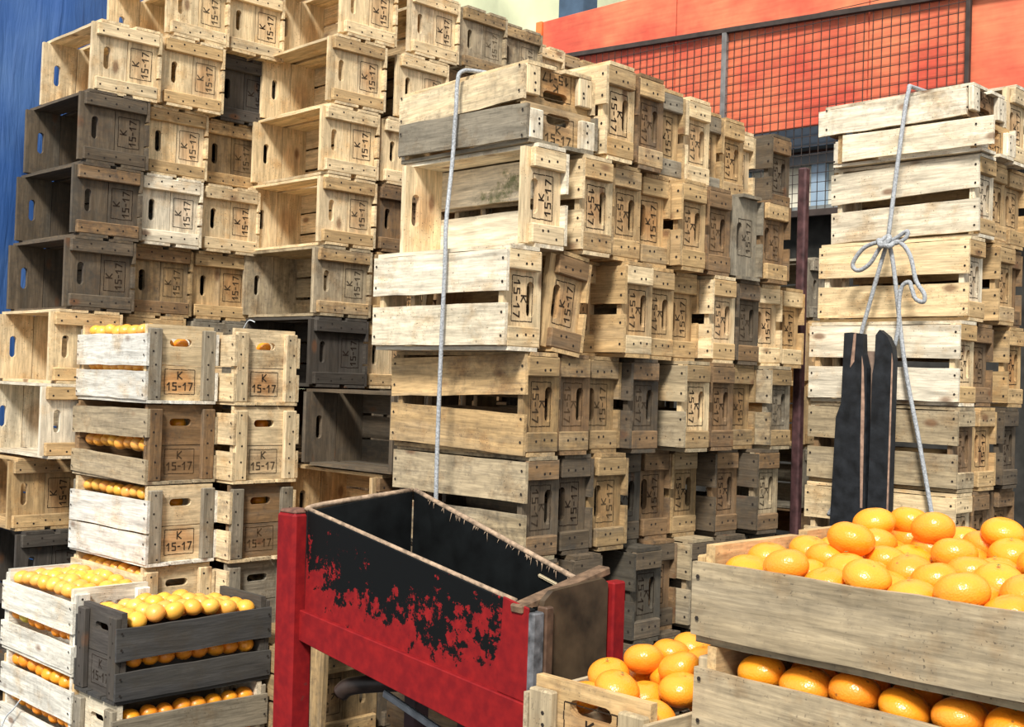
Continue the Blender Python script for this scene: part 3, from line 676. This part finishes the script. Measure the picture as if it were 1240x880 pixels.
# ------------------------------------------------------------------ oranges
def orange_mesh(seed, nu=20, nv=12, sq=.84):
    r = random.Random(seed); V, Fc = [], []; ph = [r.uniform(0, 6.28) for _ in range(4)]
    for j in range(nv + 1):
        th = math.pi * j / nv
        for i in range(nu):
            a = 2 * math.pi * i / nu; rho = math.sin(th)
            k = 1 + .018 * math.sin(2 * a + ph[0]) * rho + .012 * math.sin(3 * a + ph[1]) * rho + .015 * math.sin(3 * th + ph[2])
            z = math.cos(th) * sq * k
            if th < .6: z -= .07 * math.exp(-(rho / .22) ** 2)
            V.append((.5 * rho * k * math.cos(a), .5 * rho * k * math.sin(a), .5 * z))
    for j in range(nv):
        for i in range(nu):
            a, b = j * nu + i, j * nu + (i + 1) % nu
            Fc.append((a, a + nu, b + nu, b))
    return mesh_from('orange', V, Fc, PEEL, True)
OM = [orange_mesh(s) for s in range(4)]
OMB = [orange_mesh(s + 10, 32, 20, .75) for s in range(4)]
def calyx_mesh():
    V = [(0, 0, .012)]
    for i in range(10):
        a = i * math.pi / 5; r = .062 if i % 2 == 0 else .026
        V.append((r * math.cos(a), r * math.sin(a), .006))
    Fc = [(0, i + 1, (i + 1) % 10 + 1) for i in range(10)]
    return mesh_from('calyx', V, Fc, CALYX)
CX = calyx_mesh()
def put(p, d, label, group, big=False, warm=0.0, tilt=.45):
    me = random.choice(OMB if big else OM)
    o = link('orange', me, label=label, category='orange', group=group)
    o.location = p; o.rotation_euler = (J(tilt * (.6 if big else 1)), J(tilt * (.6 if big else 1)), random.uniform(0, 6.28)); s = d * random.uniform(.95, 1.04); o.scale = (s, s, s)
    c0 = (.86, .285, .016) if big else (.88, .43, .075)
    if warm and not big: c0 = (.84, .29, .018)
    if random.random() < .02 and not big: c0 = (.60, .46, .06)
    o['col'] = [c0[0], c0[1] * random.uniform(.86, 1.12), c0[2] * random.uniform(.7, 1.3)]; o['seed'] = random.random() * 30
    if big and random.random() < .6: link('calyx', CX, o, Matrix.Translation((0, 0, .40)))
def grid(x0, x1, y0, y1, z, nx, ny, d, label, group, big=False, drop=(), zj=.006, warm=0, zf=None, chk=0):
    """label is a phrase for the place; each orange is singled out by its row and its count along the row"""
    for j in range(ny):
        for i in range(nx):
            if (i, j) in drop: continue
            x = x0 + (x1 - x0) * (i + .5) / nx + J(.003); y = y0 + (y1 - y0) * (j + .5) / ny + J(.003)
            if ny == 1: t = '%s orange from the far-left end, %s' % (ORD[i], label)
            elif nx == 1: t = '%s orange from the near-left end, %s' % (ORD[j], label)
            else: t = '%s orange from the far-left end, %s row back, %s' % (ORD[i], ORD[j], label)
            put((x, y, z + J(zj) + (chk if (i + j) % 2 else -chk) + (zf(x, y) if zf else 0)), d, t, group, big, warm)
# whitewashed upper crate: full top layer and the rows behind its slats
grid(-4.265, -3.765, 1.775, 2.035, .585, 8, 4, .0600, 'heaped in the upper whitewashed crate', 'oranges heaped in the whitewashed crate', zf=lambda x, y: .012 * math.sin((x + 4.265) / .5 * 3.14))
grid(-4.265, -3.765, 1.775, 1.84, .458, 8, 1, .060, 'between the slats of the upper whitewashed crate', 'oranges behind the upper whitewashed slats', warm=1)
grid(-4.25, -3.75, 1.773, 1.838, .300, 8, 1, .060, 'above the top slat of the lower whitewashed crate', 'oranges behind the lower whitewashed slats', warm=1)
grid(-4.25, -3.75, 1.773, 1.838, .172, 8, 1, .060, 'in the slat gap of the lower whitewashed crate', 'oranges behind the lower whitewashed slats', warm=1)
# dark crate: heaped
grid(-3.715, -3.458, 1.82, 2.285, .526, 4, 7, .0660, 'heaped in the dark crate', 'oranges heaped in the dark crate', zf=lambda x, y: .038 * math.sin((y - 1.68) / .66 * 3.14))
grid(-3.525, -3.46, 1.82, 2.285, .424, 1, 8, .06, 'between the slats of the dark crate', 'oranges behind the dark slats', warm=1)
grid(-3.52, -3.46, 1.82, 2.285, .250, 1, 8, .062, 'over the rim of the pale grey floor crate', 'oranges in the pale grey floor crate', warm=1)
grid(-3.52, -3.46, 1.82, 2.285, .139, 1, 8, .06, 'in the slat gap of the pale grey floor crate', 'oranges in the pale grey floor crate', warm=1)
# packed stack
for r, zs, nm in ((1, (.258, .130), 'top'), (2, (.135, .168), 'brown second'), (3, (.245, .122), 'pale third'), (4, (.245,), 'half-hidden fourth')):
    for k, z in enumerate(zs):
        grid(-4.38, -3.91, 2.077 + (.012 if (r, k) == (2, 1) else 0), 2.14, zO(r) + z, 8, 1, .05 if (r, k) == (2, 1) else .057, '%s layer, %s crate of the packed stack' % (('upper', 'lower')[k] if r != 2 else ('lower', 'upper')[k], nm), 'oranges in the %s crate of the packed stack' % nm, zj=.003)
for r in (1, 2, 3):
    for k, y in enumerate((2.17, 2.23)): put((-3.94, y, zO(r) + .212), .058, '%s orange in the hand hole of the %s packed crate' % (ORD[k], ('top', 'brown', 'lower pale')[r-1]), 'oranges behind hand hole %s' % ORD[r-1], warm=1)
    for k, y in enumerate((2.46, 2.525)): put((-3.85, y, zO(r) + .212), .058, '%s orange in the hand hole of the %s crate of the narrow stack' % (ORD[k], ('top', 'second', 'third')[r-1]), 'oranges behind narrow-stack hand hole %s' % ORD[r-1], warm=1)
# big oranges
g = 'big oranges in the nearest tray'
grid(-1.175, -.66, 1.682, 1.943, TZ1 + .134, 7, 4, .0775, 'main layer of the nearest wide tray', g, True, zj=.003, chk=.011)
for k, (x, y) in enumerate(((-1.03, 1.86), )):
    put((x, y, TZ1 + .183), .078, '%s orange lying loose on the main layer of the nearest wide tray' % ORD[k], g, True)
g = 'big oranges in the second tray'
grid(-1.175, -.66, 1.972, 2.233, TZ1 + .148, 7, 4, .0775, 'main layer of the second wide tray', g, True, zj=.003, chk=.012)
for k, (x, y) in enumerate(((-1.09, 2.05), (-1.06, 2.13), (-.98, 2.06), (-.88, 2.12))):
    put((x, y, TZ1 + .193), .078, '%s orange along, lying loose on the main layer of the second wide tray' % ORD[k], g, True)
g = 'big oranges in the lower tray'
grid(-1.155, -.65, 1.685, 1.77, TZ1 - .170 + .128, 6, 1, .084, 'outer row in the lower wide tray', g, True, zj=.004)
grid(-1.11, -.66, 1.78, 1.86, TZ1 - .170 + .118, 5, 1, .084, 'inner row in the lower wide tray', g, True, zj=.004)
g = 'big oranges in the narrow crate'
grid(-1.485, -1.238, 1.612, 2.078, .650 + .130, 3, 6, .0785, 'main layer of the narrow crate', g, True, zj=.003, chk=.014)
for i in range(2):
    for j in range(3): put((-1.404 + .082 * i + J(.004), 1.78 + .0765 * j + J(.004), .650 + .172), .077, '%s orange along, %s row back, heaped top layer of the narrow crate' % (ORD[i], ORD[j]), g, True)

# ------------------------------------------------------------------ red cart
def red_paint(name, flake):
    m, nt, p, N, L = nodes(name)
    tc = N('ShaderNodeTexCoord')
    n1 = N('ShaderNodeTexNoise'); L(tc.outputs['Object'], n1.inputs[0]); n1.inputs['Scale'].default_value = 11; n1.inputs['Detail'].default_value = 12; n1.inputs['Roughness'].default_value = .72
    n2 = N('ShaderNodeTexNoise'); L(tc.outputs['Object'], n2.inputs[0]); n2.inputs['Scale'].default_value = 40; n2.inputs['Detail'].default_value = 5
    c = mixrgb(N, L, mrange(N, L, n2.outputs[0], .35, .7, 0, 1), (.165, .008, .010, 1), (.255, .012, .012, 1))
    if flake:
        sx = N('ShaderNodeSeparateXYZ'); L(tc.outputs['Object'], sx.inputs[0])
        fine = N('ShaderNodeTexNoise'); L(tc.outputs['Object'], fine.inputs[0]); fine.inputs['Scale'].default_value = 38; fine.inputs['Detail'].default_value = 8; fine.inputs['Roughness'].default_value = .7
        h = mth(N, L, 'ADD', mth(N, L, 'MULTIPLY', mth(N, L, 'ADD', sx.outputs[2], mth(N, L, 'MULTIPLY', sx.outputs[0], .12)), 1.5), n1.outputs[0])
        h = mth(N, L, 'SUBTRACT', h, mth(N, L, 'MULTIPLY', mth(N, L, 'ABSOLUTE', mth(N, L, 'SUBTRACT', sx.outputs[0], .32)), .22))
        h = mth(N, L, 'ADD', h, mth(N, L, 'MULTIPLY', mth(N, L, 'SUBTRACT', fine.outputs[0], .5), .7))
        f = mrange(N, L, h, .530, .545, 0, 1)
        c = mixrgb(N, L, f, c, (.0045, .005, .005, 1))
        b = N('ShaderNodeBump'); b.inputs['Strength'].default_value = .5; b.inputs['Distance'].default_value = .002; b.invert = True; L(f, b.inputs['Height']); L(b.outputs[0], p.inputs['Normal'])
    else:
        f = mrange(N, L, n1.outputs[0], .66, .69, 0, .8)
        c = mixrgb(N, L, f, c, (.10, .03, .025, 1))
    L(c, p.inputs['Base Color']); p.inputs['Roughness'].default_value = .6; p.inputs['Specular IOR Level'].default_value = .12
    return m
def build_cart():
    RP, RF = red_paint('red_paint', False), red_paint('flaking_red_paint', True)
    BK = plain('black_inner_paint', (.004, .0048, .005), .6, spec=.2, scale=18, amt=.6)
    BR = plain('oily_brown_board', (.055, .036, .02), .45, scale=16, amt=.6)
    RIM = plain('frayed_edge', (.30, .21, .14), .9, scale=60, amt=.5, bump=1)
    DK = plain('maroon_leg', (.04, .018, .018), .6, scale=16, amt=.5)
    HW = plain('dark_handle_wood', (.028, .018, .014), .4, scale=24, amt=.5)
    ST = plain('worn_steel', (.30, .32, .34), .4, metal=.7, scale=30, amt=.3)
    X1, X0, Y = -1.690, -2.47, 1.765                      # near right end, far left end, near side
    t = thing('handcart', 'red hand cart with a flaking black-lined box and square posts', 'cart', ((X0 + X1) / 2, Y + .15, 0))
    ox, oy = (X0 + X1) / 2, Y + .15
    P = lambda x, y, z: (x - ox, y - oy, z)
    def slab(a, b, c, d, th, nrm):     # four corners, pushed along nrm by th
        V = [P(*q) for q in (a, b, c, d)]; n = Vector(nrm) * th
        V += [tuple(Vector(v) + n) for v in V]
        Fc = [(0,1,2,3),(7,6,5,4),(0,4,5,1),(1,5,6,2),(2,6,7,3),(3,7,4,0)]
        return V, Fc
    def sl(name, me_name, q, th, nrm, mat, shift=None):
        V, Fc = slab(*q, th, nrm)
        bm = bmesh.new(); vs = [bm.verts.new(v) for v in V]
        for f in Fc: bm.faces.new([vs[i] for i in f])
        bmesh.ops.recalc_face_normals(bm, faces=bm.faces)
        bmesh.ops.bevel(bm, geom=bm.edges[:], offset=.002, segments=1, affect='EDGES')
        me = bpy.data.meshes.new(me_name); 
        m4 = None
        if shift is not None:
            bmesh.ops.translate(bm, verts=bm.verts, vec=-Vector(shift)); m4 = Matrix.Translation(shift)
        bm.to_mesh(me); bm.free(); me.materials.append(mat)
        return link(name, me, t, m4)
    zt = lambda x: .997 - (x - X0) * .162                 # top edge of the box
    zm = lambda x: .752 - (x - X0) * .090                 # top of the lower rail
    zb = lambda x: .677 - (x - X0) * .130                 # foot of the lower rail
    yb = lambda x: Y + .345 - (x - X0) * .115             # inner face of the far side
    sl('front_panel', 'panel', ((X0, Y, zm(X0) - .01), (X1, Y, zm(X1) - .01), (X1, Y, zt(X1)), (X0, Y, zt(X0))), .016, (0, 1, 0), RF, P(X0, Y, .80))
    sl('front_lining', 'lining', ((X0, Y + .0165, zb(X0)), (X1 - .03, Y + .0165, zb(X1)), (X1 - .03, Y + .0165, zt(X1) - .004), (X0, Y + .0165, zt(X0) - .004)), .004, (0, 1, 0), BK)
    sl('lower_rail', 'rail', ((X0 - .02, Y - .012, zb(X0)), (X1, Y - .012, zb(X1)), (X1, Y - .012, zm(X1)), (X0 - .02, Y - .012, zm(X0))), .027, (0, 1, 0), RP)
    sl('corner_board', 'board', ((X1 - .085, Y - .006, zm(X1 - .085)), (X1, Y - .006, zm(X1)), (X1, Y - .006, zt(X1) + .004), (X1 - .075, Y - .006, zt(X1 - .085) + .004)), .006, (0, 1, 0), RP)
    sl('back_panel', 'panel', ((X0, yb(X0), zb(X0) + .03), (X1, yb(X1), zb(X1) + .03), (X1, yb(X1), zt(X1) + .052 - .06), (X0, yb(X0), zt(X0) + .035)), .014, (0, 1, 0), BK)
    sl('left_end_panel', 'panel', ((X0 - .002, Y + .002, zb(X0)), (X0 - .002, yb(X0), zb(X0) + .03), (X0 - .002, yb(X0), zt(X0) + .035), (X0 - .002, Y + .002, zt(X0) - .002)), .014, (-1, 0, 0), BK)
    xr = X1 - .035
    sl('right_end_panel', 'panel', ((xr, Y + .018, zb(xr)), (xr, yb(xr), zb(xr) + .03), (xr, yb(xr), zt(xr) - .01), (xr, Y + .018, zt(xr) - .002)), .022, (1, 0, 0), BK)
    sl('box_floor', 'floor', ((X0, Y + .02, zb(X0) + .035), (X1 - .04, Y + .02, zb(X1) + .035), (X1 - .04, yb(X1), zb(X1) + .035), (X0, yb(X0), zb(X0) + .035)), .012, (0, 0, -1), BK)
    # brown board slotted into the right end, rounded top corner
    poly = [(-.0, -.26), (.205, -.26), (.205, -.012), (.19, 0), (.03, -.012), (.006, -.03), (0, -.06)]
    bm = bmesh.new(); vs = [bm.verts.new((0, y, z)) for y, z in poly]; f = bm.faces.new(vs)
    r = bmesh.ops.extrude_face_region(bm, geom=[f]); bmesh.ops.translate(bm, verts=[g for g in r['geom'] if isinstance(g, bmesh.types.BMVert)], vec=(.014, 0, 0)); bmesh.ops.recalc_face_normals(bm, faces=bm.faces)
    me = bpy.data.meshes.new('tailboard'); bm.to_mesh(me); bm.free(); me.materials.append(BR)
    link('tailboard', me, t, Matrix.Translation(P(X1 - .008, Y + .03, zt(X1) + .045)) @ Matrix.Rotation(math.radians(0), 4, 'X'))
    # worn cap along the right end
    me = bar_mesh('end_cap', P(X1 - .03, Y - .012, zt(X1) - .002), P(X1 - .03, yb(X1) + .01, zt(X1) + .055), .034, .018, plain('cracked_brown_cap', (.14, .085, .05), .7, scale=40, amt=.6, bump=1))
    link('end_cap', me, t)
    # frayed rims
    link('front_rim', tube_mesh('rim', [P(X0, Y + .008, zt(X0) + .001), P((X0+X1)/2, Y + .008, zt((X0+X1)/2) + .001), P(X1 - .05, Y + .008, zt(X1 - .05) + .002)], .0062, RIM, 6, 4), t)
    link('back_rim', tube_mesh('rim', [P(X0, yb(X0) + .006, zt(X0) + .036), P((X0+X1)/2, yb((X0+X1)/2) + .006, (zt(X0) + .035 + zt(X1) - .008) / 2 + .002), P(X1, yb(X1) + .006, zt(X1) - .006)], .0072, RIM, 6, 4), t)
    link('left_rim', tube_mesh('rim', [P(X0 - .006, Y + .0, zt(X0) + .0), P(X0 - .008, Y + .05, zt(X0) + .012), P(X0 - .008, yb(X0), zt(X0) + .036)], .0072, RIM, 6, 4), t)
    V, Fc = [], []                                          # loose fibres hanging from the far rim
    for i in range(46):
        x = X0 + .06 + random.random() * (X1 - X0 - .1); z = zt(X0) + .033 + (zt(X1) - .008 - zt(X0) - .035) * (x - X0) / (X1 - X0)
        l = random.uniform(.004, .013) * (1.9 if random.random() < .2 else 1); y = yb(x) - .003; b = len(V); q = P(x, y, z)
        V += [(q[0], q[1], q[2]), (q[0] + .003, q[1], q[2]), (q[0] + .003 + J(.006), q[1] - .003, q[2] - l), (q[0] + .0015, q[1] + .002, q[2])]
        Fc += [(b, b+1, b+2), (b, b+2, b+3), (b+1, b+3, b+2)]
    o = link('loose_fibres', mesh_from('fibres', V, Fc, RIM), t); o['kind'] = 'stuff'
    link('splinter', bar_mesh('splinter', P(-1.935, yb(-1.935) - .004, .884), P(-1.868, yb(-1.868) - .004, .871), .004, .008, plain('pale_splinter', (.42, .34, .22), .8)), t, label='pale wood splinter stuck to the black lining')
    # posts and legs
    link('front_post', bar_mesh('post', P(-2.50, Y - .002, 0), P(-2.515, Y - .002, .99), .078, .066, RP, (0, 1, 0), .008), t)
    link('worn_top', bar_mesh('cap', P(-2.515, Y - .002, .984), P(-2.5152, Y - .002, .998), .07, .058, plain('worn_brown_wood', (.13, .06, .04), .8, scale=50, amt=.5), (0, 1, 0), .006), t)
    link('post_batten', bar_mesh('batten', P(-2.568, Y + .05, .68), P(-2.568, Y + .05, .97), .03, .03, RP, (0, 1, 0), .003), t)
    link('batten_foot', bar_mesh('batten', P(-2.582, Y + .05, .66), P(-2.582, Y + .05, .80), .03, .05, RP, (0, 1, 0), .003), t)
    link('corner_post', bar_mesh('post', P(X1 + .004, Y + .012, 0), P(X1 + .004, Y + .012, zt(X1) - .005), .022, .032, plain('scuffed_grey_edge', (.115, .115, .12), .6, scale=50, amt=.6), (0, 1, 0), .003), t)
    link('corner_batten', bar_mesh('batten', P(X1 + .004, Y + .041, .2), P(X1 + .004, Y + .041, zt(X1) + .004), .028, .024, plain('brown_batten', (.09, .05, .03), .6, scale=30, amt=.5), (0, 1, 0), .003), t)
    link('back_post', bar_mesh('post', P(X1 + .0, Y + .265, 0), P(X1 + .0, Y + .265, .905), .03, .042, RP, (0, 1, 0), .004), t)
    link('back_leg', bar_mesh('leg', P(-2.22, yb(-2.22) + .04, 0), P(-2.22, yb(-2.22) + .04, .70), .075, .05, DK, (0, 1, 0), .004), t)
    link('rear_leg', bar_mesh('leg', P(X0 + .0, yb(X0) + .035, 0), P(X0 + .0, yb(X0) + .035, .70), .05, .05, DK, (0, 1, 0), .004), t)
    link('bottom_bearer', bar_mesh('bearer', P(X0, Y + .2, .615), P(X1, Y + .2, .53), .06, .04, DK), t)
    link('handle', tube_mesh('handle', [P(-2.375, Y + .05, .555), P(-2.35, Y + .06, .575), P(-2.28, Y + .10, .590), P(-2.2, Y + .15, .600)], .022, HW, 14, 5), t)
    link('handle_rod', bar_mesh('rod', P(-2.22, Y + .06, .585), P(-1.9, Y + .06, .515), .012, .018, ST), t)
    return t
build_cart()

# ------------------------------------------------------------------ planks, ropes and other small things
BP = plain('black_painted_timber', (.012, .0135, .016), .6, scale=26, amt=.6, bump=.5)
BPW = plain('raw_split_timber', (.32, .20, .14), .8, scale=40, amt=.4)
def plank(name, label, poly, y, th, lean, mat, strip=None):
    x0 = sum(p[0] for p in poly) / len(poly)
    o = thing('plank', label, 'plank', (x0, y, 0), (math.radians(lean), 0, 0), 'black planks by the bow-tied stack')
    link('board', prism_xz('plank', [(x - x0, z) for x, z in poly], 0, th, mat), o)
    for s in strip or []:
        link('bare_split', prism_xz('split', [(x - x0, z) for x, z in s], -.0016, .004, BPW), o, label='bare pale wood where the black paint split off')
plank('plank', 'black-painted plank with a split top leaning on the bow-tied crates', [(-2.14, 0), (-1.985, 0), (-1.99, .93), (-1.998, 1.2), (-2.003, 1.42), (-2.018, 1.47), (-2.022, 1.535), (-2.065, 1.54), (-2.092, 1.538), (-2.094, 1.30), (-2.112, 1.25)], 3.66, .03, -1.2, BP,
      [[(-2.064, 1.42), (-2.055, 1.535), (-2.046, 1.538), (-2.05, 1.44)], [(-2.016, 1.18), (-2.008, .95), (-2.0, .95), (-2.006, 1.30), (-2.014, 1.42), (-2.022, 1.46), (-2.02, 1.40)]])
plank('plank', 'black-painted plank with a pointed top leaning on the bow-tied crates', [(-1.983, 0), (-1.90, 0), (-1.905, .94), (-1.908, 1.45), (-1.914, 1.49), (-1.932, 1.525), (-1.962, 1.548), (-1.975, 1.53), (-1.976, 1.44), (-1.982, 1.40)], 3.66, .03, -1.2, BP,
      [[(-1.912, .60), (-1.905, .60), (-1.909, 1.44), (-1.914, 1.47)]])
plank('plank', 'narrow raw brown plank wedged behind the two black planks', [(-2.03, 0), (-1.95, 0), (-1.955, 1.475), (-2.03, 1.478)], 3.70, .02, -1.2, plain('raw_brown_plank', (.22, .15, .11), .8, scale=30, amt=.4))
ROPE = plain('grey_rope', (.33, .34, .35), .8, scale=160, amt=.35, bump=.8)
t = thing('rope', 'single grey rope running down the face of the central crate stack', 'rope', (-2.47, 2.19, 0))
o = link('rope_length', tube_mesh('rope', [(-.02, .38, 2.236), (-.07, .17, 2.232), (-.081, .118, 2.222), (-.082, .105, 2.19), (-.072, .094, 2.114), (-.074, .092, 2.043), (-.066, .08, 1.945), (-.018, .022, 1.771), (-.006, .012, 1.653), (-.011, .012, 1.402), (-.012, .012, 1.002), (-.012, .03, .60)], .0062, ROPE), t)
t = thing('rope', 'grey rope tied in a loose bow around the stack with black planks', 'rope', (-1.99, 3.80, 0))
A = lambda L, dy=0: [(x + 1.99, dy, z) for x, z in L]
link('rope_length', tube_mesh('rope', [(.0, .55, 2.42), (.006, .15, 2.412), (.007, .092, 2.385), (.004, .05, 2.2), (-.006, .0, 1.864)], .0075, ROPE), t)
link('rope_length', tube_mesh('rope', A([(-1.996, 1.86), (-2.021, 1.78), (-2.06, 1.64), (-2.09, 1.53), (-2.11, 1.42)], 0), .0075, ROPE), t)
link('rope_length', tube_mesh('rope', A([(-1.996, 1.86), (-1.972, 1.778), (-1.921, 1.439), (-1.865, 1.19), (-1.814, .953), (-1.77, .75)], -.005), .0075, ROPE), t)
link('bow_loop', tube_mesh('rope', A([(-1.996, 1.85), (-2.03, 1.853), (-2.08, 1.835), (-2.116, 1.79), (-2.11, 1.765), (-2.085, 1.762), (-2.05, 1.785), (-2.02, 1.83), (-1.996, 1.85)], -.016), .0075, ROPE), t)
link('bow_loop', tube_mesh('rope', A([(-1.996, 1.85), (-1.96, 1.862), (-1.937, 1.876), (-1.916, 1.884), (-1.922, 1.862), (-1.95, 1.848), (-1.99, 1.845)], -.018), .0075, ROPE), t)
link('loose_end', tube_mesh('rope', A([(-1.985, 1.845), (-1.945, 1.85), (-1.905, 1.802), (-1.882, 1.717), (-1.852, 1.672), (-1.853, 1.645), (-1.881, 1.655), (-1.896, 1.69), (-1.905, 1.712), (-1.93, 1.70), (-1.94, 1.65), (-1.94, 1.565), (-1.953, 1.495)], -.018), .0075, ROPE), t)
link('knot', tube_mesh('rope', [(-.03, -.02, 1.862), (-.012, -.034, 1.838), (.012, -.03, 1.858), (.0, -.012, 1.872), (-.02, -.026, 1.85), (.016, -.034, 1.836), (.024, -.014, 1.85)], .0095, ROPE), t)
o = link('rope', tube_mesh('rope', [(-2.06, 3.79, 1.24), (-2.10, 3.79, 1.12), (-2.15, 3.79, .98), (-2.19, 3.79, .9)], .0075, ROPE), label='short grey rope slanting down beside the black planks', category='rope')
TW = plain('pale_twine', (.55, .57, .58), .6)
o = link('twine', tube_mesh('twine', [(-4.36, 2.812, 1.555), (-4.40, 2.805, 1.56), (-4.44, 2.80, 1.50), (-4.445, 2.80, 1.40), (-4.43, 2.80, 1.33), (-4.46, 2.80, 1.305)], .0028, TW, 6), label='thin pale twine hanging across the dark open crate', category='twine')
o = link('twine', tube_mesh('twine', [(-4.06, 1.742, .20), (-4.10, 1.735, .16), (-4.15, 1.73, .12), (-4.18, 1.72, .05), (-4.18, 1.70, .004)], .0025, TW, 6), label='thin pale twine trailing from the lowest whitewashed crate', category='twine')
IR = plain('rusty_maroon_iron', (.075, .035, .035), .6, scale=30, amt=.6)
o = link('iron_post', bar_mesh('post', (-2.40, 3.92, 0), (-2.405, 3.92, 2.17), .035, .035, IR, (0, 1, 0), .006), label='rusty maroon iron post at the far end of the central stack', category='post')
